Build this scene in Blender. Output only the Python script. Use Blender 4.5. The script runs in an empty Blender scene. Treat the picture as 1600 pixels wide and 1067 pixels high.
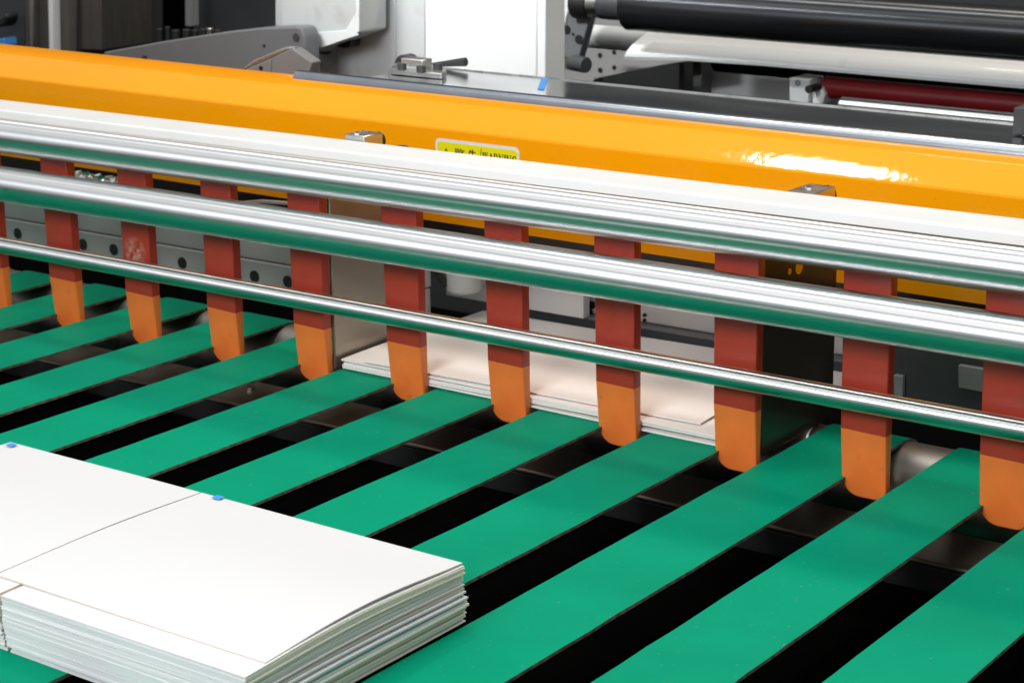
import bpy, bmesh, math, random
import numpy as np
from mathutils import Vector, Matrix
random.seed(7)
S = bpy.context.scene
COL = S.collection

# ------------------------------------------------------------------ camera
F, YAW, PITCH, ROLL, CH = 3072.78, -0.63714, 0.27042, -0.01496, 0.36104
def cam_axes():
    cy, sy, cp, sp = math.cos(YAW), math.sin(YAW), math.cos(PITCH), math.sin(PITCH)
    f = np.array([sy*cp, cy*cp, -sp]); r = np.array([cy, -sy, 0.]); u = np.cross(r, f)
    cr, sr = math.cos(ROLL), math.sin(ROLL)
    return cr*r+sr*u, -sr*r+cr*u, f
CR, CU, CF = cam_axes()
cd = bpy.data.cameras.new('camera'); cam = bpy.data.objects.new('camera', cd); COL.objects.link(cam)
m3 = Matrix(((CR[0], CU[0], -CF[0]), (CR[1], CU[1], -CF[1]), (CR[2], CU[2], -CF[2])))
cam.matrix_world = Matrix.Translation((0, 0, CH)) @ m3.to_4x4()
cd.sensor_width = 36; cd.lens = F/1600*36; cd.clip_start = 0.02; cd.clip_end = 60
cd.dof.use_dof = True; cd.dof.focus_distance = 1.02; cd.dof.aperture_fstop = 30
S.camera = cam

# ------------------------------------------------------------------ world and lamps (an indoor factory hall, plus unseen fill lamps)
w = bpy.data.worlds.new("World"); S.world = w; w.use_nodes = True
nt = w.node_tree; bg = nt.nodes['Background']
tc = nt.nodes.new('ShaderNodeTexCoord'); sx = nt.nodes.new('ShaderNodeSeparateXYZ'); rp = nt.nodes.new('ShaderNodeValToRGB')
nt.links.new(tc.outputs['Generated'], sx.inputs[0]); mr = nt.nodes.new('ShaderNodeMapRange'); mr.inputs['From Min'].default_value = -1; nt.links.new(sx.outputs['Z'], mr.inputs['Value']); nt.links.new(mr.outputs[0], rp.inputs[0]); nt.links.new(rp.outputs[0], bg.inputs['Color'])
rp.color_ramp.elements[0].position = 0.46; rp.color_ramp.elements[0].color = (.07, .07, .073, 1)
e = rp.color_ramp.elements.new(.54); e.color = (.70, .72, .735, 1)
rp.color_ramp.elements[-1].position = 0.70; rp.color_ramp.elements[-1].color = (.93, .955, .975, 1)
bg.inputs['Strength'].default_value = 0.60
def lamp(name, loc, target, sxx, syy, power, col=(1, .97, .92), spread=180):
    l = bpy.data.lights.new(name, 'AREA'); l.shape = 'RECTANGLE'; l.size = sxx; l.size_y = syy; l.energy = power; l.color = col
    o = bpy.data.objects.new(name, l); COL.objects.link(o); o.location = loc
    l.spread = math.radians(spread); d = Vector(target)-Vector(loc); o.rotation_euler = d.to_track_quat('-Z', 'Y').to_euler(); return o
T0 = (-.6, .8, 0)
lamp('ceiling_lamp', (-1.68, 1.35, 2.55), (-.33, 1.08, .14), .27, .27, 14, (1, .98, .94)).data.shape = 'DISK'
lamp('tube_lamp', (-.9, .15, 2.3), (-.8, .7, 0), 2.6, .45, 9)
lamp('tube_lamp', (-.9, -.7, 2.4), (-.9, -.4, 0), 2.6, .35, 7)
lamp('tube_lamp', (-.45, 1.85, 1.45), (-.6, .75, 0), 1.5, .10, 14, (1, .9, .76))  # unseen low work lamp behind the machine, casting the bars' shadow bands
lamp('front_fill_lamp', (-.50, -.50, .80), (-.62, .85, .08), .6, .35, 7.0, (.95, .98, 1), 120)  # unseen fill added to brighten the faces turned to the camera
lamp('panel_fill_lamp', (-1.12, .66, .95), (-1.07, 1.38, .26), .34, .06, .45, (.97, .99, 1), 26)  # unseen narrow fill added to brighten the white rear panels
S.view_settings.view_transform = 'Standard'; S.view_settings.look = 'None'; S.view_settings.exposure = 0; S.view_settings.gamma = 1
S.cycles.max_bounces = 10; S.cycles.glossy_bounces = 8

# ------------------------------------------------------------------ points on real planes
C0 = np.array([0, 0, CH])
def ray(x, y): return CF + CR*(x-800)/F - CU*(y-533.5)/F
def onY(x, y, Y): d = ray(x, y); return C0 + d*(Y/d[1])
def onZ(x, y, Z=0.): d = ray(x, y); return C0 + d*((Z-CH)/d[2])
def onX(x, y, X): d = ray(x, y); return C0 + d*(X/d[0])
# machine frame: origin on the front face of the orange beam
MX = np.array([0.9997, 0.0194, -0.0126]); MX /= np.linalg.norm(MX)
MZ = np.array([0, 0, 1.])-MX*MX[2]; MZ /= np.linalg.norm(MZ); MY = np.cross(MZ, MX)
MM = np.array([MX, MY, MZ]); MO = np.array([-.6, 1.06, 0])
def W(x, y, z): return MO + MX*x + MY*y + MZ*z
def L(p): return MM @ (np.asarray(p)-MO)
def mpl(x, y, ax, v):
    d = MM @ ray(x, y); c = L(C0); t = (v-c[ax])/d[ax]; return c+t*d       # local coords
def mY(x, y, v): return mpl(x, y, 1, v)
def mX(x, y, v): return mpl(x, y, 0, v)
def mZ(x, y, v): return mpl(x, y, 2, v)

# ------------------------------------------------------------------ materials
def mat(name, col, rough=.5, metal=0, coat=0, noise=0, nscale=40, bump=0, bscale=200, spec=.5, stretch=None, rnoise=0, col2=None, coat_rough=.05, sheen=0):
    m = bpy.data.materials.new(name); m.use_nodes = True; n = m.node_tree.nodes; l = m.node_tree.links
    b = n['Principled BSDF']; b.inputs['Base Color'].default_value = (*col, 1); b.inputs['Roughness'].default_value = rough
    b.inputs['Metallic'].default_value = metal; b.inputs['Coat Weight'].default_value = coat; b.inputs['Coat Roughness'].default_value = coat_rough
    b.inputs['Specular IOR Level'].default_value = spec
    g = n.new('ShaderNodeTexCoord'); mp = n.new('ShaderNodeMapping'); l.new(g.outputs['Object'], mp.inputs[0])
    if stretch: mp.inputs['Scale'].default_value = stretch
    if noise or col2:
        t = n.new('ShaderNodeTexNoise'); t.inputs['Scale'].default_value = nscale; t.inputs['Detail'].default_value = 6; l.new(mp.outputs[0], t.inputs[0])
        r = n.new('ShaderNodeValToRGB'); l.new(t.outputs[0], r.inputs[0])
        c2 = col2 or tuple(c*(1-noise) for c in col)
        r.color_ramp.elements[0].position = .35; r.color_ramp.elements[0].color = (*c2, 1)
        r.color_ramp.elements[1].position = .62; r.color_ramp.elements[1].color = (*col, 1); l.new(r.outputs[0], b.inputs['Base Color'])
    if rnoise:
        t = n.new('ShaderNodeTexNoise'); t.inputs['Scale'].default_value = nscale*.7; t.inputs['Detail'].default_value = 5; l.new(mp.outputs[0], t.inputs[0])
        r = n.new('ShaderNodeMapRange'); r.inputs['From Min'].default_value = .3; r.inputs['From Max'].default_value = .7
        r.inputs['To Min'].default_value = max(0, rough-rnoise); r.inputs['To Max'].default_value = rough+rnoise
        l.new(t.outputs[0], r.inputs[0]); l.new(r.outputs[0], b.inputs['Roughness'])
    if bump:
        t = n.new('ShaderNodeTexNoise'); t.inputs['Scale'].default_value = bscale; t.inputs['Detail'].default_value = 3; l.new(mp.outputs[0], t.inputs[0])
        bp = n.new('ShaderNodeBump'); bp.inputs['Strength'].default_value = bump; bp.inputs['Distance'].default_value = .001
        l.new(t.outputs[0], bp.inputs['Height']); l.new(bp.outputs[0], b.inputs['Normal'])
        if coat: l.new(bp.outputs[0], b.inputs['Coat Normal'])
    return m
M = dict(
 green=mat('green_belt', (.0, .27, .150), .56, spec=.035, noise=.10, nscale=9, bump=.06, bscale=900, rnoise=.06),
 beltedge=mat('belt_edge', (.16, .13, .10), .8, noise=.7, nscale=160),
 steel=mat('polished_steel', (.80, .81, .82), .17, 1, noise=.05, nscale=60, stretch=(.4, 12, 12), rnoise=.04),
 satin=mat('satin_steel', (.62, .62, .60), .30, 1, noise=.12, nscale=60, rnoise=.08),
 roller=mat('roller_steel', (.36, .345, .32), .42, 1, noise=.2, nscale=30, rnoise=.08),
 alu=mat('white_aluminium', (.82, .83, .82), .38, .0, noise=.04, nscale=25, bump=.03, bscale=700),
 orange=mat('orange_paint', (.97, .35, .0), .45, spec=.06, coat=.55, coat_rough=.055, noise=.05, nscale=7, bump=.11, bscale=170),
 red=mat('dark_red_finger', (.36, .036, .018), .34, noise=.05, nscale=30, bump=.05, bscale=500),
 redside=mat('red_side', (.40, .045, .01), .4),
 tip=mat('orange_finger', (.86, .20, .035), .42, noise=.08, nscale=45, bump=.05, bscale=500),
 paper=mat('paper', (.645, .645, .655), .6, noise=.015, nscale=12, bump=.02, bscale=60),
 paper2=mat('cream_paper', (.90, .79, .64), .75, noise=.08, nscale=30),
 paper5=mat('top_sheet_edge', (.50, .44, .37), .8),
 paper3=mat('kraft_paper_edge', (.52, .42, .32), .85),
 paper4=mat('rear_paper', (.88, .83, .80), .6, noise=.03, nscale=9),
 blue=mat('blue_print', (.05, .27, .72), .6),
 white=mat('white_machine_paint', (.80, .82, .82), .35, noise=.03, nscale=5, bump=.03, bscale=250, coat=.2),
 holed=mat('holed_plate_paint', (.38, .375, .38), .4, noise=.15, nscale=12, bump=.03, bscale=250),
 grey=mat('pale_grey_paint', (.56, .58, .58), .4, noise=.05, nscale=6, bump=.03, bscale=250),
 midgrey=mat('mid_grey_paint', (.23, .235, .24), .42, noise=.12, nscale=9),
 dgrey=mat('dark_grey_paint', (.05, .052, .055), .45, noise=.25, nscale=9),
 black=mat('black_rubber', (.012, .012, .013), .5, noise=.3, nscale=50),
 blackgloss=mat('black_roller_rubber', (.055, .057, .062), .16, .8, noise=.25, nscale=30, rnoise=.06, stretch=(.3, 6, 6)),
 void=mat('machine_dark', (.0015, .0015, .0015), .95, spec=.02),  # near-black; the dark of the belt gaps is put into the colour
 mirror=mat('chrome_sheet', (.92, .93, .95), .15, 1, noise=.05, nscale=12, rnoise=.05, stretch=(1, 4, 4)),
 redroll=mat('dark_red_rubber', (.20, .012, .015), .35, noise=.2, nscale=20),
 brass=mat('olive_brass', (.22, .17, .08), .45, .6, noise=.2),
 yellow=mat('yellow_sticker', (.80, .70, .0), .35, noise=.03),
 stwhite=mat('sticker_border', (.72, .72, .74), .35),
 ink=mat('black_ink', (.02, .018, .01), .5),
 brown=mat('brown_plate', (.18, .15, .12), .38, .7, noise=.25, nscale=8, rnoise=.1),
 innerwall=mat('inner_wall_paint', (.30, .295, .29), .45, noise=.1, nscale=6),
 edge=mat('rolled_edge', (.42, .45, .50), .26, 1, noise=.1, nscale=30),
 arm=mat('darkened_grey_paint', (.16, .165, .17), .4, noise=.1, nscale=6),  # grey made darker in place of the enclosure's shade
 plateL=mat('plate_left', (.40, .36, .31), .32, .85, noise=.06, nscale=5),
 plateR=mat('plate_right', (.075, .065, .055), .25, .7, noise=.15, nscale=5),
 cabinet=mat('brushed_cabinet', (.20, .185, .165), .35, .8, noise=.2, nscale=30, stretch=(6, 6, .4)),
)

def axial_smear(m, rough, an):          # fine turning grooves round a bar smear reflections along its length
    n = m.node_tree.nodes; l = m.node_tree.links; b = n['Principled BSDF']
    t = n.new('ShaderNodeTangent'); t.direction_type = 'RADIAL'; t.axis = 'X'; l.new(t.outputs[0], b.inputs['Tangent'])
    b.inputs['Anisotropic'].default_value = an; b.inputs['Anisotropic Rotation'].default_value = .25
    for k in list(b.inputs['Roughness'].links): l.remove(k)
    b.inputs['Roughness'].default_value = rough
axial_smear(M['steel'], .36, .93)
axial_smear(M['blackgloss'], .30, .9)
def speckle(m, col, scale, lo, hi, centre=None, rad=.01, amount=1):      # dust, scuffs and scratches over a paint
    n = m.node_tree.nodes; l = m.node_tree.links; b = n['Principled BSDF']
    g = n.new('ShaderNodeTexCoord'); t = n.new('ShaderNodeTexNoise'); t.inputs['Scale'].default_value = scale; t.inputs['Detail'].default_value = 4
    oi = n.new('ShaderNodeObjectInfo'); ad = n.new('ShaderNodeVectorMath'); ad.operation = 'MULTIPLY_ADD'; ad.inputs[1].default_value = (3, 3, 3)
    l.new(oi.outputs['Random'], ad.inputs[0]); l.new(g.outputs['Object'], ad.inputs[2])
    l.new(ad.outputs[0], t.inputs[0]); r = n.new('ShaderNodeMapRange'); r.inputs['From Min'].default_value = lo; r.inputs['From Max'].default_value = hi
    r.inputs['To Max'].default_value = amount
    l.new(t.outputs[0], r.inputs[0]); fac = r.outputs[0]
    if centre:
        d = n.new('ShaderNodeVectorMath'); d.operation = 'DISTANCE'; d.inputs[1].default_value = centre; l.new(g.outputs['Object'], d.inputs[0])
        q = n.new('ShaderNodeMapRange'); q.inputs['From Min'].default_value = rad; q.inputs['From Max'].default_value = rad*.3; l.new(d.outputs['Value'], q.inputs[0])
        k = n.new('ShaderNodeMath'); k.operation = 'MULTIPLY'; l.new(fac, k.inputs[0]); l.new(q.outputs[0], k.inputs[1]); fac = k.outputs[0]
    x = n.new('ShaderNodeMix'); x.data_type = 'RGBA'; x.inputs['B'].default_value = (*col, 1); l.new(fac, x.inputs['Factor'])
    old = b.inputs['Base Color'].links
    if old: l.new(old[0].from_socket, x.inputs['A'])
    else: x.inputs['A'].default_value = b.inputs['Base Color'].default_value
    l.new(x.outputs['Result'], b.inputs['Base Color'])
speckle(M['green'], (.20, .30, .26), 420, .70, .74, amount=.7)
speckle(M['green'], (.0, .20, .11), 14, .45, .72, amount=.55)
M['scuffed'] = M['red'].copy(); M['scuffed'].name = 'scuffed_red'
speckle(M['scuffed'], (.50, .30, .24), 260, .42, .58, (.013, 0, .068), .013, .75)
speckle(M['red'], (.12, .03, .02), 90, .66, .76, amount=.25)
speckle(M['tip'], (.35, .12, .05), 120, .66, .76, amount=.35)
speckle(M['orange'], (.25, .12, .03), 300, .74, .77, amount=.6)
speckle(M['white'], (.45, .42, .36), 30, .62, .8, amount=.4)
speckle(M['grey'], (.30, .28, .24), 30, .60, .8, amount=.5)
# ------------------------------------------------------------------ geometry collector
class G:
    def __init__(s): s.v = []; s.f = []; s.mi = []; s.sm = []
    def add(s, vs, fs, mi=0, smooth=False):
        o = len(s.v); s.v += [tuple(map(float, p)) for p in vs]
        for k, f in enumerate(fs):
            s.f.append([o+i for i in f]); s.mi.append(mi if not hasattr(mi, '__len__') else mi[k]); s.sm.append(smooth if not hasattr(smooth, '__len__') else smooth[k])
        return s
    def hexa(s, p, mi=0):   # 8 points: bottom 4 ccw, top 4 ccw
        return s.add(p, [(3, 2, 1, 0), (4, 5, 6, 7), (0, 1, 5, 4), (1, 2, 6, 5), (2, 3, 7, 6), (3, 0, 4, 7)], mi)
    def box(s, a, b, fr=None, mi=0):
        fr = fr or (lambda x, y, z: (x, y, z))
        (x0, y0, z0), (x1, y1, z1) = a, b
        return s.hexa([fr(x0, y0, z0), fr(x1, y0, z0), fr(x1, y1, z0), fr(x0, y1, z0), fr(x0, y0, z1), fr(x1, y0, z1), fr(x1, y1, z1), fr(x0, y1, z1)], mi)
    def prism(s, poly, vec, mi=0):
        n = len(poly); P = [np.asarray(p, float) for p in poly]; v = np.asarray(vec, float)
        fs = [tuple(range(n)), tuple(range(2*n-1, n-1, -1))]+[(i, n+i, n+(i+1) % n, (i+1) % n) for i in range(n)]
        return s.add(P+[p+v for p in P], fs, mi)
    def rod(s, p0, p1, r, n=32, mi=0, r1=None, chamfer=0):
        p0 = np.asarray(p0, float); p1 = np.asarray(p1, float); ax = (p1-p0)/np.linalg.norm(p1-p0)
        t = np.array([0, 0, 1.]) if abs(ax[2]) < .9 else np.array([1., 0, 0]); a = np.cross(ax, t); a /= np.linalg.norm(a); b = np.cross(ax, a)
        r1 = r if r1 is None else r1
        rings = [(p0, r-chamfer), (p0+ax*chamfer, r), (p1-ax*chamfer, r1), (p1, r1-chamfer)] if chamfer else [(p0, r), (p1, r1)]
        vs = []; 
        for c, rr in rings:
            vs += [c+rr*(a*math.cos(2*math.pi*i/n)+b*math.sin(2*math.pi*i/n)) for i in range(n)]
        fs = []; sm = []
        for k in range(len(rings)-1):
            for i in range(n):
                fs.append((k*n+i, k*n+(i+1) % n, (k+1)*n+(i+1) % n, (k+1)*n+i)); sm.append(not chamfer or k == 1)
        e = (len(rings)-1)*n
        fs += [tuple(range(n-1, -1, -1)), tuple(e+i for i in range(n))]; sm += [False, False]
        return s.add(vs, fs, mi, sm)
    def build(s, name, mats, parent=None, bevel=0, base=None):
        V = np.array(s.v)
        if parent is not None: base = Vector(parent['_base'])
        elif base is None: base = Vector(((V[:, 0].min()+V[:, 0].max())/2, (V[:, 1].min()+V[:, 1].max())/2, V[:, 2].min()))
        me = bpy.data.meshes.new(name); me.from_pydata([tuple(Vector(v)-Vector(base)) for v in s.v], [], s.f)
        for m in (mats if isinstance(mats, (list, tuple)) else [mats]): me.materials.append(m if not isinstance(m, str) else M[m])
        for p, mi, sm in zip(me.polygons, s.mi, s.sm): p.material_index = mi; p.use_smooth = bool(sm)
        bm = bmesh.new(); bm.from_mesh(me); bmesh.ops.recalc_face_normals(bm, faces=bm.faces); bm.to_mesh(me); bm.free()
        me.update(); me.set_sharp_from_angle(angle=math.radians(24))
        o = bpy.data.objects.new(name, me); COL.objects.link(o)
        if parent is not None: o.parent = parent
        else: o.location = base
        if bevel:
            b = o.modifiers.new('bevel', 'BEVEL'); b.width = bevel; b.segments = 2; b.limit_method = 'ANGLE'; b.angle_limit = math.radians(40)
        return o
def thing(name, label, cat, base, group=None):
    o = bpy.data.objects.new(name, None); COL.objects.link(o); o.location = tuple(map(float, base)); o.empty_display_size = .02
    o['label'] = label; o['category'] = cat; o['_base'] = [float(c) for c in base]
    if group: o['group'] = group
    return o
def tag(o, label, cat, group=None):
    o['label'] = label; o['category'] = cat
    if group: o['group'] = group
    return o
def struct(o): o['kind'] = 'structure'; return o

# ------------------------------------------------------------------ setting: near-black floor under the belts, light-blocking backdrop behind
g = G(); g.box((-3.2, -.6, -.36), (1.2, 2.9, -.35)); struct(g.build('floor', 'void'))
g = G(); g.box((-3.2, 2.15, -.36), (1.6, 2.18, 2.3)); struct(g.build('blocking_backdrop', 'dgrey'))  # dark backdrop, raised tall to block world light from behind

# ------------------------------------------------------------------ belts
BA, BW, PI_ = -1.06826, .04964, .08
RY, RZ, RR = 1.000, -.0278, .0262           # tail roller
def belt_mesh(w_, seed):
    rnd = random.Random(seed); t = .0017; path = []
    y0 = -.30
    N = 60
    for k in range(N+1): path.append((y0+(RY-y0)*k/N, 0., 0, 1))
    for k in range(1, 17):
        a = math.pi*k/16; path.append((RY+(RR+t)*math.sin(a), RZ+(RR+t)*math.cos(a), math.sin(a), math.cos(a)))
    for k in range(1, 13): path.append((RY+(y0-RY)*k/12, RZ-RR-t, 0, -1))
    vs = []; fs = []; mi = []
    for k, (y, z, ny, nz) in enumerate(path):
        e0 = rnd.gauss(0, .00018); e1 = rnd.gauss(0, .00018)
        if nz == 1 and ny == 0: z = 0
        vs += [(e0, y, z), (w_+e1, y, z), (w_+e1*.6, y-ny*t, z-nz*t), (e0*.6, y-ny*t, z-nz*t)]
    for k in range(len(path)-1):
        a = 4*k; b = a+4
        fs += [(a, a+1, b+1, b), (a+1, a+2, b+2, b+1), (a+2, a+3, b+3, b+2), (a+3, a, b, b+3)]; mi += [0, 1, 0, 1]
    return G().add(vs, fs, mi, [True if m_ == 0 else False for m_ in mi])
ordn = {0: 'the belt that starts at the left edge of the photo, behind the leftmost whole finger',
        1: 'passing just right of the leftmost whole red finger', 2: 'passing under the scuffed red finger and ending above the sheet with the left blue mark',
        3: 'that runs out from under the back edge of the front paper pile at its left', 4: 'whose far end lies between the fourth and fifth whole red fingers, at the left corner of the rear sheets',
        5: 'whose far end meets the rear sheets between the fifth and sixth whole fingers', 6: 'running from the right back corner of the front paper pile to the rear sheets',
        7: 'running from under the front paper pile to the right grey side plate', 8: 'whose end wraps the bare steel roller near the right edge',
        9: 'at the far right, cut by the right edge of the photo'}
for i in range(-7, 11):
    g = belt_mesh(BW, i+50); x = BA+i*PI_
    o = g.build('conveyor_belt', ['green', 'beltedge'], base=Vector((0, 0, 0))); o.location = (x, 0, 0)
    if i in ordn: lb = 'flat green conveyor belt '+ordn[i]
    elif i < 0: lb = 'flat green conveyor belt at the left edge, only its far end in view' if i in (-1, -2) else 'flat green conveyor belt lying beyond the left edge of the photo'
    else: lb = 'flat green conveyor belt lying beyond the right edge of the photo'
    if i == -1: lb = 'flat green conveyor belt second from the back at the left edge, its far end between the two leftmost fingers'
    if i == -2: lb = 'short visible end of flat green belt beside the finger cut by the left edge'
    tag(o, ' '.join(lb.split()[:16]), 'conveyor belt', 'parallel green conveyor belts')

# tail roller
r = thing('belt_roller', 'bare steel roller the green belts wrap around, seen between their far ends', 'roller', (-1.0, RY, RZ))
G().rod((-2.1, RY, RZ), (.3, RY, RZ), RR, 64, chamfer=.001).build('roller_body', 'roller', r)
G().rod((-2.2, RY, RZ), (-2.1, RY, RZ), .01, 24).build('axle', 'satin', r); G().rod((.3, RY, RZ), (.4, RY, RZ), .01, 24).build('axle', 'satin', r)
# black sheet added between the belt runs so the gaps stay dark
r = thing('dark_gap_sheet', 'black sheet added below the belts, keeping the gaps dark', 'dark sheet', (-1, .3, -.05))
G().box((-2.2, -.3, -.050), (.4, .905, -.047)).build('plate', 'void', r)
# cross member under the belts
r = thing('cross_member', 'brown grey metal crossbar seen in the dark gaps below the belts', 'crossbar', (-.8, .93, -.05))
G().box((-1.9, .908, -.034), (.2, .955, -.031)).build('top_plate', 'brown', r, .0012)
G().box((-1.9, .909, -.085), (.2, .912, -.0345)).build('front_flange', 'black', r, .0005)
G().box((-1.9, .952, -.085), (.2, .9545, -.0345)).build('rear_flange', 'dgrey', r, .0005)
for k, i in enumerate((1, 4, 6, 7, 8, 9)):
    c = (BA+i*PI_+BW+.019+.003*random.random(), .937, -.031)
    G().rod(c, (c[0], c[1], -.0285), .0032, 6).build('bolt', 'satin', r)

# ------------------------------------------------------------------ chrome bars
def bar(name, Y, top, bot, x0, x1, label, xm=1400):
    a = onY(xm, top, Y); b = onY(xm, bot, Y); d = ray(xm, (top+bot)/2); el = math.atan2(-d[2], d[1])
    zc = (a[2]+b[2])/2; rr = (a[2]-b[2])/2*math.cos(el)
    r_ = thing(name, label, 'steel bar', ((x0+x1)/2, Y, zc-rr), 'polished cross bars')
    G().rod((x0, Y, zc), (x1, Y, zc), rr, 96, chamfer=.0008).build('bar_body', 'steel', r_)
    for xx, s_ in ((x0, -1), (x1, 1)): G().rod((xx, Y, zc), (xx+s_*.012, Y, zc), rr*.55, 24, chamfer=.0006).build('end_pin', 'satin', r_)
    return zc, rr
z1, r1 = bar('steel_bar', .9055, 359, 434.3, -2.1, .45, 'thick polished steel bar, topmost of three, just below the white rail')
z2, r2 = bar('steel_bar', .8950, 463.3, 540.6, -2.1, .45, 'thick polished steel bar, middle one of the three bars')
z3, r3 = bar('steel_bar', .9080, 618, 654.5, -2.1, .45, 'thin polished steel rod, lowest and slimmest of the three bars')
print('bars', z1, r1, z2, r2, z3, r3)

# ------------------------------------------------------------------ white rail
RYF = .9312
ra = onY(1400, 318.4, RYF); zc = onY(1400, 341, RYF)[2]; back = onZ(1400, 318.4, zc)[1]
r = thing('white_rail', 'flat white aluminium rail above the bars that the fingers hang from', 'rail', (-.8, (RYF+back)/2, zc-.03))
G().box((-2.1, RYF, zc-.024), (.45, back, zc)).build('rail_bar', 'alu', r, .0012)

# ------------------------------------------------------------------ separator fingers
FB, FW, FY = -1.10216, .02833, .92165
ZB, ZO, ZT = -.0105, .0285, .133
fing = ['red and orange separator finger cut by the left edge of the photo', 'leftmost whole red finger with orange tip',
 'red finger with pale scuff marks, orange tip, second whole one from left', 'red finger with orange tip directly left of the finger beside the left side plate',
 'red finger with orange tip just left of the left grey side plate', 'red finger with orange tip in front of the left corner of the rear sheets',
 'red finger with orange tip left of the middle, below the yellow warning sticker', 'red finger with orange tip standing over the middle of the rear sheets',
 'red finger with orange tip touching the left edge of the dark right side plate', 'red finger with orange tip beside the bare roller, right of the dark side plate',
 'large red finger with orange tip at the right edge of the photo']
def outline(z0, z1, w_, tipw):
    # front outline with rounded lower corners, left one fuller
    if z0 == ZB:
        P = []
        x0, x1 = .0012, w_-.0006
        rl, rr_ = .0105, .0065
        for k in range(8): a = math.pi+(math.pi/2)*k/7; P.append((x0+rl+rl*math.cos(a), z0+rl+rl*math.sin(a)))
        for k in range(6): a = 1.5*math.pi+(math.pi/2)*k/5; P.append((x1-rr_+rr_*math.cos(a), z0+rr_+rr_*math.sin(a)))
        P += [(w_, z1), (0, z1)]; return P
    return [(0, z0), (w_, z0), (w_, z1), (0, z1)]
def finger_halves():
    t = .008
    P = outline(ZB, ZT, FW, 0); n = len(P)
    fs = [tuple(range(n)), tuple(range(2*n-1, n-1, -1))]+[(i, n+i, n+(i+1) % n, (i+1) % n) for i in range(n)]
    out = []
    for up in (True, False):
        lean = (lambda z: 0) if up else (lambda z: (ZO-z)*.085)     # the orange tip thins towards its end
        vs = [(x, lean(z), z-ZB) for x, z in P]+[(x, t, z-ZB) for x, z in P]
        bm = bmesh.new(); V = [bm.verts.new(v) for v in vs]
        for f in fs: bm.faces.new([V[i] for i in f])
        bmesh.ops.recalc_face_normals(bm, faces=bm.faces)
        eds = [e for e in bm.edges if len(e.link_faces) == 2 and e.calc_face_angle() > math.radians(40)]
        bmesh.ops.bevel(bm, geom=eds, offset=.0010, segments=3, profile=.5, affect='EDGES', clamp_overlap=True)
        zc_ = ZO-ZB
        bmesh.ops.bisect_plane(bm, geom=bm.verts[:]+bm.edges[:]+bm.faces[:], plane_co=(0, 0, zc_+(.00003 if up else -.00003)), plane_no=(.03, 0, 1), clear_inner=up, clear_outer=not up)
        be = [e for e in bm.edges if e.is_boundary]; bmesh.ops.holes_fill(bm, edges=be)
        bmesh.ops.recalc_face_normals(bm, faces=bm.faces)
        me = bpy.data.meshes.new('shaft' if up else 'tip'); bm.to_mesh(me); bm.free()
        for p_ in me.polygons: p_.use_smooth = True
        me.set_sharp_from_angle(angle=math.radians(35)); me.materials.append(M['red' if up else 'tip']); out.append(me)  # upper part in dark red, lower part in orange
    return out
ms, mt = finger_halves()
for k, i in enumerate(range(-1, 10)):
    x = FB+i*PI_
    r = thing('separator_finger', fing[k], 'separator finger', (x, FY, ZB), 'row of separator fingers')
    rf = random.Random(k+20)
    r.rotation_euler = (0, rf.gauss(0, .004), rf.gauss(0, .006))
    for nm, me in (('shaft', ms), ('tip', mt)):
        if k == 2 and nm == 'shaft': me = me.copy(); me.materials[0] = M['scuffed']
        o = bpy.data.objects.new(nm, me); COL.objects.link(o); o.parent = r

# ------------------------------------------------------------------ side plates with brackets
def side_plate(X, Y0, Y1, zt, lab, holes):
    r = thing('side_plate', lab, 'side plate', (X, (Y0+Y1)/2, .0))
    bm_poly = [(X, Y0, -.0005), (X, Y1, -.0005), (X, Y1, zt), (X, Y0, zt)]
    o = G().prism(bm_poly, (-.0028, 0, 0)).build('plate', 'plateR' if holes else 'plateL', r, .0005)
    for (hy, hz, hr, orange) in holes:
        G().rod((X-.0005, hy, hz), (X+.0004, hy, hz), hr, 20).build('hole', 'orange' if orange else 'black', r)
    # bracket block on top: carries a black knob pointing to +Y
    return r
XL, XR = -.8330, -.5145
rl = side_plate(XL, .9305, .995, .128, 'pale brown grey side plate left of the rear sheets', [])
rr_ = side_plate(XR, .9305, 1.017, .128, 'dark shiny side plate right of the rear sheets', [(.9695, .1015, .0042, True), (.9585, .101, .0018, True)])
for X, r, ptf, ptb in ((XL, rl, None, (598, 207)), (XR, rr_, None, (1306, 291))):
    b = onX(ptb[0], ptb[1], X)
    zt = b[2]; yb = b[1]
    g = G().box((X-.0175, back+.0015, zt-.0125), (X, yb, zt)); g.build('bracket_block', 'satin', r, .0007)
    G().rod((X-.0075, yb, zt-.0065), (X-.0075, yb+.006, zt-.0065), .0056, 24, chamfer=.0008).build('knob', 'black', r)
    G().rod((X-.010, yb-.014, zt-.001), (X-.010, yb-.014, zt+.0010), .0022, 6).build('bolt', 'steel', r)
    G().rod((X-.010, yb-.014, zt+.0008), (X-.010, yb-.014, zt+.0012), .0012, 6).build('socket', 'black', r)
p = onY(626, 228.5, back+.008)
G().rod((p[0], back+.008, p[2]-.02), (p[0], back+.008, p[2]), .0062, 6, chamfer=.001).build('rail_bolt', 'brown', bpy.data.objects['white_rail'], .0006)

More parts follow.
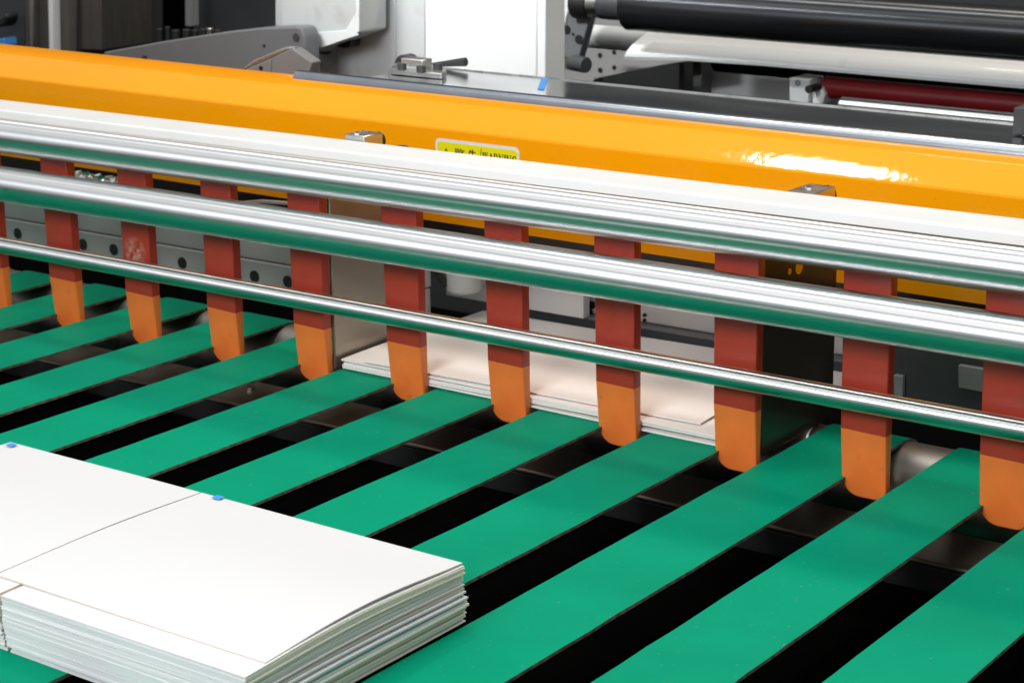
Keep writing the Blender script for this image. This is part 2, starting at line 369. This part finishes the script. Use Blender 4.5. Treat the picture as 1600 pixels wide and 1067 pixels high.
# ------------------------------------------------------------------ paper
def sheet(parent, x0, x1, y0, y1, z, t, bow, seed, mats, rot=0., curl=0., wav=.0003, fe_=0):
    rnd = random.Random(seed); nx, ny = 8, 12; vs = []
    cx, cy = (x0+x1)/2, (y0+y1)/2; ca, sa = math.cos(rot), math.sin(rot); ph = rnd.random()*6
    for top in (1, 0):
        for j in range(ny+1):
            for i in range(nx+1):
                u, v = i/nx, j/ny; x = x0+(x1-x0)*u; y = y0+(y1-y0)*v
                zz = z+(t if top else 0)+(bow if not isinstance(bow, tuple) else bow[0]+(bow[1]-bow[0])*u)*math.sin(math.pi*min(1, v*.98+.02))**1.3+wav*math.sin(ph+4*u+5*v)+curl*(u**3)*(v**3)
                dx, dy = x-cx, y-cy; vs.append((cx+dx*ca-dy*sa, cy+dx*sa+dy*ca, zz))
    n = (nx+1)*(ny+1); fs = []; mi = []
    q = lambda i, j, b: b*n+j*(nx+1)+i
    for j in range(ny):
        for i in range(nx):
            fs.append((q(i, j, 0), q(i+1, j, 0), q(i+1, j+1, 0), q(i, j+1, 0))); mi.append(0)
            fs.append((q(i, j, 1), q(i, j+1, 1), q(i+1, j+1, 1), q(i+1, j, 1))); mi.append(0)
    off = len(vs); vs += [tuple(p_) for p_ in vs]; q = lambda i, j, b: off+b*n+j*(nx+1)+i      # side faces get their own corners
    for i in range(nx): fs += [(q(i, 0, 0), q(i, 0, 1), q(i+1, 0, 1), q(i+1, 0, 0)), (q(i, ny, 0), q(i+1, ny, 0), q(i+1, ny, 1), q(i, ny, 1))]; mi += [fe_, fe_]
    for j in range(ny): fs += [(q(0, j, 0), q(0, j+1, 0), q(0, j+1, 1), q(0, j, 1)), (q(nx, j, 0), q(nx, j, 1), q(nx, j+1, 1), q(nx, j+1, 0))]; mi += [1, 1]
    g_ = G().add(vs, fs, mi, [k_ < 2*nx*ny for k_ in range(len(mi))])
    return g_.build('sheet', mats, parent)
HT = .029
def pile(x0, x1, y0, y1, lab, seed, seam_shift, bows):
    r = thing('paper_pile', lab, 'stack of paper', ((x0+x1)/2, (y0+y1)/2, 0), 'piles of cut sheets on the belts')
    rnd = random.Random(seed); z = .0003; k = 0
    while z < HT-.0010:
        t = rnd.choice([.0006, .0008, .0008, .0011]); f = z/HT
        jx = rnd.gauss(0, .0007)+.0022*math.exp(-((f-.35)/.22)**2); jy = rnd.gauss(0, .00018)-.0012*f+.0005*math.sin(f*9)
        bow = tuple(b_*f**1.5 for b_ in bows)
        edge = rnd.choice(['paper', 'paper2', 'paper2', 'paper', 'paper3']) if rnd.random() < .75 else 'paper2'
        last = z > HT-.0030
        xa, xb = x0+seam_shift+rnd.gauss(0, .00015), x1+(jx if seam_shift else rnd.gauss(0, .00015))
        ya, yb = y0-.012+jy if last or f > .1 else y0-.010+jy, y1+jy*.5
        sheet(r, xa, xb, ya, yb, z, t*.95, bow, seed*100+k, ['paper', edge], rnd.gauss(0, .0016), 0, .00012)
        z += t+.00003; k += 1
    return r, z
SX = onZ(318, 769, HT)[0]
A0 = onZ(727, 880, HT+.0002); A1 = onZ(410, 1035, HT); B0 = onZ(22, 689, HT)
yb_, yf_ = A0[1], A1[1]
XRt = (A0[0]+A1[0])/2
piR, zR = pile(SX+.001, XRt, yf_, yb_, 'right hand pile of white sheets at the front, its layered edge facing right', 3, .018, (.0020, .0032))
piL, zL = pile(B0[0], SX+.0, yf_, yb_, 'left hand pile of white sheets at the front, cut by the left edge', 5, .0, (.0014, .0020))
# the seam of the lower sheets sits further right: left pile's lower sheets reach under it
for o in piL.children:
    for v in o.data.vertices:
        if v.co.x > 0: v.co.x += .0172
def top_sheet(r, x0, x1, z, seed, rot, bow):
    s_ = sheet(r, x0, x1, yf_, yb_, z, .0007, bow, seed, ['paper', 'paper5'], rot, 0, .0002, 1)
    return s_
top_sheet(piR, SX+.0006, XRt, zR+.0004, 901, .001, (.0017, .0034)); top_sheet(piL, B0[0], SX-.0004, zL+.0004, 902, -.001, (.0014, .0016))
def blue_mark(r, px0, px1, py, z):
    a = onZ(px0, py, z); b = onZ(px1, py, z)
    G().box((a[0]+.0003, a[1]-.0030, z), (a[0]+.0056, a[1]+.0012, z+.00012)).build('blue_mark', 'blue', r)
blue_mark(piR, 336, 354, 774, zR+.0022); blue_mark(piL, 14, 28, 692.5, zL+.0020)

# rear sheets between the side plates
rp_ = thing('paper_pile', 'thin loose pile of pinkish white sheets behind the fingers, between the side plates', 'stack of paper', (-.68, 1.0, 0))
z = .0004
for k in range(4):
    t = .0011; rnd = random.Random(40+k)
    sheet(rp_, XL+.004+rnd.random()*.003, XR-.006-rnd.random()*.004, .9305+rnd.random()*.003, 1.085, z, t*.96, .0010*k/6, 700+k, ['paper4', 'paper2'], rnd.gauss(0, .003), .0, .0005)
    z += t+.00012+(.0012 if k in (0,) else 0)
# sheet lying askew on top, and one leaning sheet at the left
sheet(rp_, XL+.02, XR-.05, .936, 1.08, z+.0008, .0006, .002, 811, ['paper4', 'paper2'], .045, 0, .0006)
zpile = z

# ------------------------------------------------------------------ rear plates below the beam
r = thing('rear_plate', 'pale grey machine plate with a row of round holes, left behind fingers', 'machine plate', (-1.2, 1.035, 0))
G().box((-2.0, 1.0345, .0315), (XL-.006, 1.040, .066)).build('upper_plate', 'holed', r, .001)
G().box((-2.0, 1.0335, .0005), (XL-.006, 1.039, .0308)).build('lower_plate', 'holed', r, .001)
for h in [(28, 365), (130, 382), (178, 390), (285, 411), (398, 432), (450, 440), (515, 452), (-60, 350)]:
    c = onY(h[0], h[1], 1.0335)
    G().rod((c[0], 1.0329, c[2]), (c[0], 1.0337, c[2]), .0046, 24).build('hole', 'black', r)
    
r = thing('rear_plate', 'white end plate with dark screws behind the rear sheets', 'machine plate', (-.67, 1.1, .014))
G().box((XL-.002, 1.100, zpile+.006), (XR+.03, 1.108, .0395)).build('plate', 'white', r, .001)
G().box((XL-.002, 1.092, zpile+.0035), (XR+.03, 1.100, zpile+.0058)).build('shade_strip', 'midgrey', r, .0005)  # grey strip imitates the shadow band on the sheets under the plate
for h in [(868, 477), (921, 487), (1008, 492), (1008, 500), (926, 476)]:
    c = onY(h[0], h[1], 1.1)
    G().rod((c[0], 1.0985, c[2]), (c[0], 1.101, c[2]), .0028 if h[0] != 1008 else .0012, 12).build('screw', 'black', r)
# clamp seen between fingers five and six
r = thing('clamp', 'grey rounded clamp with black jaw above the rear sheets, left of the middle', 'clamp', onY(705, 455, 1.06))
c = onY(725, 436, 1.06)
G().rod((c[0], 1.06, c[2]-.009), (c[0], 1.06, c[2]+.03), .0125, 28, chamfer=.002).build('body', 'grey', r)
G().box((XL-.03, 1.086, .012), (-.742, 1.094, .040)).build('backing_block', 'white', r, .0008)
c2 = onY(690, 436, 1.052)
G().prism([onY(*q_, 1.05) for q_ in ((672, 418), (690, 424), (713, 452), (706, 455), (688, 443), (676, 428))], (0, .006, 0)).build('jaw', 'dgrey', r, .0006)
# right: dark works behind the last fingers
r = thing('rear_plate', 'dark machine plate with pale patches behind the rightmost fingers', 'machine plate', (-.38, 1.05, 0))
G().box((XR+.006, 1.052, .001), (.35, 1.060, .062)).build('plate', 'dgrey', r, .001)
for poly in (((1396, 585), (1410, 588), (1410, 620), (1396, 618)), ((1497, 570), (1560, 580), (1560, 618), (1497, 606))):
    G().prism([onY(*q_, 1.047) for q_ in poly], (0, .004, 0)).build('pale_block', 'midgrey', r, .0006)
# dark cover just under the beam
g = G().box((-1.5, .012, .045), (.9, .10, .070), W); g.build('under_cover', 'dgrey', None, .001)
uc = COL.objects['under_cover']; tag(uc, 'dark grey cover strip running under the orange beam', 'cover')
# crumpled clear film and a cable under the beam
rnd = random.Random(4)
g = G(); P = []
f0 = onY(118, 262, 1.045); f1 = onY(178, 290, 1.045); nx, ny = 14, 8
for j in range(ny+1):
    for i in range(nx+1):
        P.append((f0[0]+(f1[0]-f0[0]+.01)*i/nx, 1.047-.007*rnd.random(), f1[2]-.004+(f0[2]-f1[2]+.002)*j/ny+rnd.gauss(0, .0006)))
g.add(P, [(j*(nx+1)+i, j*(nx+1)+i+1, (j+1)*(nx+1)+i+1, (j+1)*(nx+1)+i) for j in range(ny) for i in range(nx)], 0, False)
tag(g.build('plastic_film', 'mirror'), 'crumpled shiny film tucked under the orange beam near the left', 'plastic film')
g = G(); pts = [onY(x, y, 1.045) for x, y in ((330, 322), (375, 318), (410, 315), (450, 318), (500, 326), (560, 340))]
for a, b in zip(pts[:-1], pts[1:]): g.rod(a, b, .0016, 10)
tag(g.build('cable', 'satin'), 'thin grey cable curving below the orange beam', 'cable')

# ------------------------------------------------------------------ orange beam
r = thing('orange_beam', 'long glossy orange guard beam crossing the whole machine', 'beam', W(0, .03, .0715))
prof = [(0, .0715), (0, .1365), (.0006, .1378), (.0196, .1520), (.0210, .1526), (.0605, .1526), (.062, .1515), (.062, .0715)]
x0, x1 = -1.5, .9
n = len(prof); NS = 24; vs = []
for s_ in range(NS+1): vs += [W(x0+(x1-x0)*s_/NS, y, z) for y, z in prof]
fs = [(s_*n+i, s_*n+(i+1) % n, (s_+1)*n+(i+1) % n, (s_+1)*n+i) for s_ in range(NS) for i in range(n)]+[tuple(range(n)), tuple(NS*n+i for i in range(n-1, -1, -1))]
G().add(vs, fs).build('beam_body', 'orange', r)
# warning sticker, a printed label on the front face
sa = mY(681, 230, 0); sb = mY(812, 236, 0)
X0, X1, ZTOP = sa[0], sb[0], .1308
def rrect(x0, x1, z0, z1, rad, y):
    P = []
    for cx, cz, a0 in ((x1-rad, z1-rad, 0), (x0+rad, z1-rad, 90), (x0+rad, z0+rad, 180), (x1-rad, z0+rad, 270)):
        for k in range(6): a = math.radians(a0+18*k); P.append(W(cx+rad*math.cos(a), y, cz+rad*math.sin(a)))
    return P
st = G().prism(rrect(X0, X1, ZTOP-.044, ZTOP, .0035, -.0004), MY*.0003).build('warning_sticker', 'stwhite', r)
G().prism(rrect(X0+.0017, X1-.0017, ZTOP-.0423, ZTOP-.0022, .0022, -.0006), MY*.00015).build('yellow_panel', 'yellow', st if False else r)
YI = -.00075
def stroke(g_, x0, z0, x1, z1, w_):
    w_ *= 1.3
    a = np.array([x0, z0]); b = np.array([x1, z1]); d = (b-a)/np.linalg.norm(b-a); nrm = np.array([-d[1], d[0]])*w_/2
    g_.prism([W(p_[0], YI, p_[1]) for p_ in (a-nrm, b-nrm, b+nrm, a+nrm)], MY*.0001)
LET = {  # serif capitals as thick and thin strokes in a unit box (x 0..1, z 0..1)
 'W': [(.12, 1, .32, 0, 2), (.32, 0, .5, .8, 1), (.5, 1, .68, 0, 2), (.68, 0, .88, 1, 1), (0, 1, .26, 1, .8), (.38, 1, .6, 1, .8), (.76, 1, 1, 1, .8)],
 'A': [(.12, 0, .5, 1, 1), (.48, 1, .86, 0, 2), (.28, .38, .7, .38, .8), (0, 0, .28, 0, .8), (.68, 0, 1, 0, .8)],
 'R': [(.2, 0, .2, 1, 2), (.04, 1, .6, 1, .9), (.6, 1, .78, .78, 1.6), (.78, .78, .6, .52, 1.6), (.6, .52, .2, .52, .8), (.5, .5, .85, 0, 2), (.04, 0, .38, 0, .8), (.76, 0, 1, 0, .8)],
 'N': [(.16, 0, .16, 1, 1), (.16, 1, .84, 0, 2), (.84, 0, .84, 1, 1), (0, 1, .28, 1, .8), (.68, 1, 1, 1, .8), (0, 0, .32, 0, .8)],
 'I': [(.5, 0, .5, 1, 2.2), (.2, 1, .8, 1, .8), (.2, 0, .8, 0, .8)],
 'G': [(.85, .72, .85, 1, .8), (.82, .88, .55, 1, .9), (.55, 1, .25, .85, 1.4), (.25, .85, .12, .5, 2), (.12, .5, .25, .14, 2), (.25, .14, .55, 0, 1.2), (.55, 0, .8, .12, 1), (.8, .08, .8, .42, 2), (.62, .42, .98, .42, .8)]}
HANJ = {  # two characters meaning 'warning', as strokes
 'jing': [(.02, .92, .5, .92, 1), (.14, 1, .14, .84, 1), (.36, 1, .36, .84, 1), (.1, .8, .02, .66, 1), (.08, .78, .5, .78, 1), (.5, .78, .46, .5, 1.2), (.14, .68, .36, .68, 1), (.14, .68, .14, .54, 1), (.36, .68, .36, .54, 1), (.14, .54, .36, .54, 1),
          (.64, 1, .54, .78, 1.2), (.6, .86, 1, .86, 1), (.88, .86, .56, .5, 1.3), (.64, .76, 1, .5, 1.4), (.45, .46, .56, .4, 1.3), (.05, .38, .95, .38, 1), (.2, .29, .8, .29, .8), (.2, .2, .8, .2, .8), (.22, .1, .78, .1, 1), (.22, .1, .22, -.06, 1), (.78, .1, .78, -.06, 1), (.22, -.06, .78, -.06, 1)],
 'gao': [(.3, 1, .12, .72, 1.5), (.22, .84, .86, .84, 1.2), (.52, 1.04, .52, .56, 1.6), (.02, .56, .98, .56, 1.3), (.2, .38, .8, .38, 1.2), (.2, .38, .2, 0, 1.5), (.8, .38, .8, 0, 1.5), (.2, .04, .8, .04, 1.2)]}
tx = G()
def put(sh, x, z0, w_, h_, sw):
    for a, b, c, d, k in sh: stroke(tx, x+a*w_, z0+b*h_, x+c*w_, z0+d*h_, sw*k)
zt0 = mY(716, 232.0, 0)[2]; H_ = .0088; zb0 = zt0-H_
xj = mY(711, 238, 0)[0]; put(HANJ['jing'], xj, zb0, mY(727, 238, 0)[0]-xj, H_, .00042)
xg = mY(732, 240, 0)[0]; put(HANJ['gao'], xg, zb0, mY(746, 240, 0)[0]-xg, H_, .00048)
xs = mY(749, 243, 0)[0]; stroke(tx, xs, zb0-.001, mY(753, 243, 0)[0], zt0+.0016, .00035)
xw = mY(754.5, 243, 0)[0]; xe = mY(808, 248, 0)[0]; ws = [1.25, 1.0, 1.0, 1.05, .5, 1.05, .95]; tot = sum(ws); x = xw
for ch, ww in zip('WARNING', ws):
    lw = (xe-xw)*ww/tot; put(LET[ch], x, zb0+.0003, lw*.93, H_*.9, .00040); x += lw
xt = mY(698, 236, 0)[0]; h_ = .0075; zt1 = mY(698, 232, 0)[2]
for a, b in (((0, 0), (.5, 1)), ((.5, 1), (1, 0)), ((0, 0), (1, 0))): stroke(tx, xt-.0036+a[0]*.0072, zt1-h_+a[1]*h_, xt-.0036+b[0]*.0072, zt1-h_+b[1]*h_, .0005)
stroke(tx, xt, zt1-h_*.38, xt, zt1-h_*.72, .0008); stroke(tx, xt, zt1-h_*.78, xt, zt1-h_*.88, .0008)
for k in range(4): stroke(tx, X0+.006, zb0-.006-.0055*k, X1-.007-.006*(k % 2), zb0-.006-.0055*k, .0016)
tx.build('lettering', 'ink', r)

# ------------------------------------------------------------------ chrome sheet behind the beam
ZS = .1585
be0 = mZ(850, 121.5, ZS); be1 = mZ(1580, 194, ZS); ybk = (be0[1]+be1[1])/2
fe = mZ(1200, 187, ZS)[1]
r = thing('chrome_cover', 'mirror polished steel cover sheet lying behind the orange beam', 'cover', W(.2, .1, ZS-.006))
xl = mZ(480, 107, ZS)[0]
print('sheet', ybk, fe, xl)
rr0 = .0065; prof = [(fe+.004, ZS)]+[(fe+.004-rr0*math.sin(a_), ZS-rr0+rr0*math.cos(a_)) for a_ in [math.pi*k/14 for k in range(1, 11)]]
prof += [(y+.0022*(1 if 1 else 0), z-.0005) for y, z in reversed(prof[1:])][:0]
prof += [(fe+.004, ZS-rr0), (fe+.004, ZS-.0025)]
n = len(prof); vs = [W(xl, y, z) for y, z in prof]+[W(1.0, y, z) for y, z in prof]
fs = [(i, (i+1) % n, n+(i+1) % n, n+i) for i in range(n)]+[tuple(range(n)), tuple(n+i for i in range(n-1, -1, -1))]
G().add(vs, fs, 0, [i < 11 for i in range(len(fs))]).build('rolled_edge', 'edge', r)
xf = mZ(612, 114, ZS)[0]
G().box((xf, fe+.0041, ZS-.0024), (1.0, ybk, ZS-.0001), W).build('cover_sheet', 'mirror', r, .0004)
G().box((xf, ybk-.0012, ZS-.0001), (1.0, ybk, ZS+.0008), W).build('rear_lip', 'satin', r)
# blue reflection in the sheet, put in as a coloured strip
a = [mZ(*p_, ZS+.0002) for p_ in ((846, 123), (856, 123.5), (850, 141), (840, 140))]
G().prism([W(*p_) for p_ in a], MZ*.0002).build('blue_reflection', 'blue', r)
# clamp block on the sheet
r = thing('lever_clamp', 'shiny clamp block with hex bolts and black lever on the cover sheet', 'clamp', W(*mZ(655, 115, ZS)))
def mz3(x, y, z): return W(*mZ(x, y, z))
G().prism([mz3(*p_, ZS+.0005) for p_ in ((608, 116), (690, 124), (698, 119), (690, 112), (640, 105), (618, 107))], MZ*.004).build('base_plate', 'satin', r, .0006)
for px_ in ((628, 110), (658, 114), (684, 110), (654, 105)):
    c = mZ(px_[0], px_[1], ZS+.004); G().rod(W(*c), W(c[0], c[1], c[2]+.005), .0036, 6).build('bolt', 'dgrey', r, .0004)
c = mZ(645, 104, ZS+.004); G().box((c[0]-.008, c[1]-.004, c[2]), (c[0]+.012, c[1]+.008, c[2]+.006), W).build('jaw', 'steel', r, .0006)
c = mY(629, 104, .13); G().rod(W(c[0], .13, c[2]), W(c[0], .142, c[2]), .0088, 32, chamfer=.001).build('wheel', 'dgrey', r)
a = mY(672, 102, .12); b = mY(728, 97, .12); G().rod(W(*a), W(*b), .0014, 14, r1=.0034, chamfer=.0005).build('lever', 'dgrey', r)

# ------------------------------------------------------------------ machine body far behind
def flat(name, poly, y, th, m, parent=None, bev=.001, ax='y'):
    f_ = mY if ax == 'y' else mX
    v = MY*th if ax == 'y' else -MX*th
    return G().prism([W(*f_(x_, y_, y)) for x_, y_ in poly], v).build(name, m, parent, bev)
def dot(name, x_, y_, y, rad, m, parent, depth=.001, out=.0008):
    c = mY(x_, y_, y); return G().rod(W(c[0], y-out, c[2]), W(c[0], y+depth, c[2]), rad, 16).build(name, m, parent)
r = thing('machine_frame', 'white painted machine housing rising behind the cover sheet', 'machine frame', W(0, .4, -.1))
flat('front_panel', [(664, -80), (838, -80), (838, 150), (664, 150)], .30, .03, 'white', r)
flat('edge_panel', [(838.6, -80), (852, -80), (852, 150), (838.6, 150)], .30, .03, 'white', r)
flat('side_panel', [(618.5, -80), (663.5, -80), (663.5, 160), (618.5, 160)], .318, .02, 'grey', r)  # side panels greyer than the front ones to imitate weaker light
flat('side_panel', [(525.5, -80), (618, -80), (618, 160), (525.5, 160)], .318, .02, 'grey', r)
flat('side_panel', [(430, -80), (525, -80), (525, 160), (430, 160)], .318, .02, 'grey', r)
flat('box', [(438, -80), (560, -80), (560, 52), (545, 58), (476, 83), (438, 88)], .27, .04, 'grey', r, .002)
flat('box_rim', [(476, 52), (540, 48), (556, 20), (556, -80), (561, -80), (561, 55), (476, 84)], .268, .0018, 'white', r, .0005)
flat('black_fitting', [(515, 70), (545, 61), (548, 66), (545, 75), (536, 76)], .30, .015, 'black', r, .001)
flat('black_pin', [(486, 80), (509, 81.5), (508, 85.5), (490, 83)], .31, .008, 'black', r, .0006)
flat('black_pin', [(484, 96), (493, 97), (493, 101), (485, 100)], .31, .008, 'black', r, .0006)
dot('screw', 561, 52, .2675, .0012, 'black', r)
# inner side wall right of the white panels
flat('inner_wall', [(850, -80), (1010, -80), (1010, 40), (1125, 88), (1040, 102), (930, 124), (918, 140), (850, 140)], .62, .02, 'innerwall', r)
for h in ((938, 87, .0026), (960, 82, .0024), (938, 110, .0026), (960, 106, .0024)): dot('hole', h[0], h[1], .62, h[2], 'black', r)
dot('hole', 857, 101, .62, .003, 'redroll', r)
flat('inner_panel', [(1098, 90), (1240, 90), (1240, 165), (1098, 165)], .66, .02, 'midgrey', r)
flat('inner_post', [(1082, 90), (1096, 90), (1096, 165), (1082, 165)], .64, .02, 'dgrey', r)
flat('inner_post', [(1060, 90), (1070, 90), (1070, 165), (1060, 165)], .66, .02, 'dgrey', r)
# slanted bracket
r = thing('slanted_bracket', 'slanted grey steel bracket with holes left of the black rollers', 'bracket', W(*mY(880, 95, .5)))
flat('face', [(896, -20), (940, -20), (922, 28), (904, 92), (871, 90)], .50, .012, 'arm', r)
flat('edge_face', [(886, -20), (896, -20), (870.5, 90), (855, 88)], .498, .014, 'white', r)
for h in ((886, 47, .0042), (905, 62, .0044), (896, 54, .0014), (875, 84, .004)): dot('hole', h[0], h[1], .50, h[2], 'black', r)
flat('brass_block', [(868, 92), (897, 94), (895, 110), (882, 108)], .50, .02, 'brass', r)
c = mY(893, 98, .49); G().rod(W(c[0], .49, c[2]), W(c[0]+.022, .482, c[2]), .0075, 24, chamfer=.001).build('knob', 'dgrey', r)
# rollers
def mroller(name, y, pt, pb, x_left_px, lab, cat, m, xr=1.6, base=True, rad=None, parts=True):
    a = mY(*pt, y); b = mY(*pb, y); zc_ = (a[2]+b[2])/2; rad_ = (a[2]-b[2])/2*.965
    xl_ = mY(x_left_px, pb[1], y)[0]
    r_ = thing(name, lab, cat, W(xl_, y, zc_-rad_))
    G().rod(W(xl_, y, zc_), W(xr, y, zc_), rad_, 72, chamfer=.002).build('roller_body', m, r_)
    return r_, xl_, zc_, rad_
r_, xl_, zc_, rad_ = mroller('black_roller', .50, (1400, -3), (1400, 82), 981, 'large black rubber roller at the top right with pale highlight lines', 'roller', 'blackgloss')
G().rod(W(mY(942, 15, .5)[0], .5, zc_), W(xl_, .5, zc_), rad_*.62, 40).build('journal', 'dgrey', r_)
G().rod(W(mY(925, 15, .5)[0], .5, zc_), W(mY(941, 15, .5)[0], .5, zc_), rad_*.60, 40).build('bearing_ring', 'satin', r_)
G().rod(W(mY(900, 15, .5)[0], .5, zc_), W(mY(924, 15, .5)[0], .5, zc_), rad_*.66, 40).build('hub', 'black', r_)
r_, xl_, zc_, rad_ = mroller('white_tube', .56, (960, 41), (960, 79), 918, 'pale grey round tube end under the large black roller', 'tube', 'grey', xr=.55)
# guard sheet: gently curved white sheet below the big roller
r_ = thing('white_guard', 'pale sheet metal guard curving below the large black roller', 'guard', W(*mY(1200, 100, .53)))
up = [(1003, 50), (1100, 54), (1200, 60), (1400, 76), (1620, 92), (1800, 106)]; lo = [(986, 91), (1086, 93), (1200, 100.5), (1400, 118), (1620, 137), (1800, 153)]
vs = []
NR = 8
for (ua, ub), (la, lb_) in zip(up, lo):
    A = np.array(mY(ua, ub, .53)); B = np.array(mY(la, lb_, .53))
    for k in range(NR+1):
        t = k/NR; p_ = A*(1-t)+B*t; p_[1] = .545-.030*math.sin(t*math.pi*.62); vs.append(W(*p_))
n_ = len(vs); vs += [np.array(v)+MY*.002 for v in vs]
fs = []
for i in range(len(up)-1):
    for k in range(NR):
        a = i*(NR+1)+k; q4 = (a, a+1, a+NR+2, a+NR+1); fs.append(q4); fs.append(tuple(n_+v for v in reversed(q4)))
for i in range(len(up)-1):
    for k in (0, NR): a = i*(NR+1)+k; b = a+NR+1; fs.append((a, b, n_+b, n_+a))
G().add(vs, fs, 0, True).build('guard_sheet', 'white', r_)
r_, xl_, zc_, rad_ = mroller('black_roller', .60, (1400, 80), (1400, 139), 1119, 'smaller black roller tucked under the pale guard', 'roller', 'black')
r_, xl_, zc_, rad_ = mroller('red_roller', .56, (1400, 128), (1400, 164), 1286, 'dark red rubber roller low at the right behind the cover', 'roller', 'redroll')
G().rod(W(xl_-.03, .56, zc_), W(xl_, .56, zc_), rad_*.5, 24).build('journal', 'satin', r_)
r_, xl_, zc_, rad_ = mroller('steel_shaft', .50, (1400, 159), (1400, 184), 1312, 'bright steel shaft below the dark red roller', 'shaft', 'steel')
r = thing('bearing_block', 'small white bearing block with black knob beside the dark red roller', 'bearing', W(*mY(1250, 158, .54)))
flat('block', [(1233, 122), (1264, 125), (1264, 162), (1233, 160)], .54, .03, 'grey', r)
flat('cap', [(1268, 133), (1283, 135), (1288, 148), (1284, 166), (1268, 164)], .545, .02, 'white', r, .002)
dot('hole', 1247, 130, .54, .003, 'midgrey', r)
c = mY(1271, 138, .535); G().rod(W(c[0], .525, c[2]), W(c[0], .545, c[2]), .0036, 20).build('knob', 'black', r)
# black box at the right edge, on the cover
a = mZ(1581, 212, ZS); r = thing('black_box', 'black sensor box on the cover sheet at the right edge', 'box', W(*a))
hb = mY(1581, 168, a[1])[2]-ZS
G().box((a[0], a[1], ZS+.0008), (a[0]+.08, a[1]+.03, ZS+hb), W).build('housing', 'dgrey', r, .0008)
G().rod(W(a[0]+.008, a[1]-.003, ZS+.003), W(a[0]+.06, a[1]-.004, ZS+.003), .0026, 14).build('cable_gland', 'black', r)

# left dark interior
r = thing('steel_cabinet', 'brown grey ribbed metal cabinet in the dark upper left', 'cabinet', W(*mY(100, 80, .5)))
flat('cabinet_face', [(38, -80), (118, -80), (120, 95), (40, 95)], .50, .08, 'cabinet', r)
flat('cabinet_face', [(121, -80), (156, -80), (160, 79), (123, 78)], .505, .08, 'cabinet', r)
flat('rib', [(44, -80), (50, -80), (53, 95), (47, 95)], .492, .008, 'satin', r)
flat('rib', [(73, -80), (80, -80), (84, 95), (77, 95)], .488, .012, 'alu', r)
r = thing('dark_cabinet', 'dark grey machine panels behind the beam at the upper left', 'cabinet', W(*mY(300, 80, .8)))
flat('panel', [(160, -80), (236, -80), (236, 110), (160, 110)], .62, .02, 'dgrey', r)
flat('panel', [(237, -80), (286, -80), (286, 90), (237, 90)], .70, .02, 'void', r)
flat('panel', [(302, -80), (442, -80), (442, 90), (302, 90)], .66, .02, 'dgrey', r)
flat('post', [(288, -80), (299, -80), (300, 42), (289, 42)], .60, .012, 'midgrey', r)
flat('panel', [(-60, -80), (37, -80), (39, 100), (-60, 100)], .62, .02, 'dgrey', r)
flat('blue_cap', [(-5, 62), (6, 60), (8, 72), (-5, 74)], .58, .02, 'blue', r)
flat('black_hose', [(-5, 30), (8, 20), (12, 28), (6, 42), (-5, 44)], .58, .02, 'black', r, .003)
for x_, y_, s_ in ((250, 48, 3), (262, 45, 2.5), (275, 50, 4), (292, 49, 4), (305, 50, 3), (318, 48, 3.4), (328, 47, 3), (340, 50, 3.5)):
    c = mY(x_, y_, .45); G().rod(W(c[0], .45, c[2]-.02), W(c[0], .45, c[2]+.002), .0012*s_, 12, chamfer=.0006).build('fitting', 'black' if x_ != 328 else 'satin', r)
r = thing('mounting_bracket', 'grey steel bracket plate with a round hole, running back above the beam', 'bracket', W(*mY(460, 100, .2)))
arm = [(162, 82), (250, 66), (340, 52), (400, 45), (462, 42), (469, 44), (474, 52), (476, 60), (478, 125), (162, 125)]
flat('arm_plate', arm, .24, .02, 'arm', r, .0015)
dot('hole', 463, 59, .24, .0037, 'dgrey', r); dot('hole', 413, 72, .24, .0014, 'black', r)
c = mY(226, 92, .2); G().rod(W(c[0], .2, c[2]-.01), W(c[0], .2, c[2]+.0028), .0022, 14, chamfer=.0005).build('bolt', 'black', r)
r = thing('folded_bracket', 'dark grey folded bracket where the cover sheet begins', 'bracket', W(*mY(440, 112, .1)))
flat('plate', [(424, 91), (456, 76), (487, 98), (480, 124), (424, 124)], .10, .012, 'midgrey', r)
flat('plate', [(376, 112), (423, 91.5), (423, 124), (376, 124)], .10, .010, 'midgrey', r)
flat('edge', [(374, 112), (395, 95), (430, 80), (445, 74), (456, 75.5), (424, 90.5)], .104, .010, 'satin', r)
dot('hole', 408, 107, .10, .0018, 'black', r)

for o in list(bpy.data.objects):
    if '_base' in o: del o['_base']
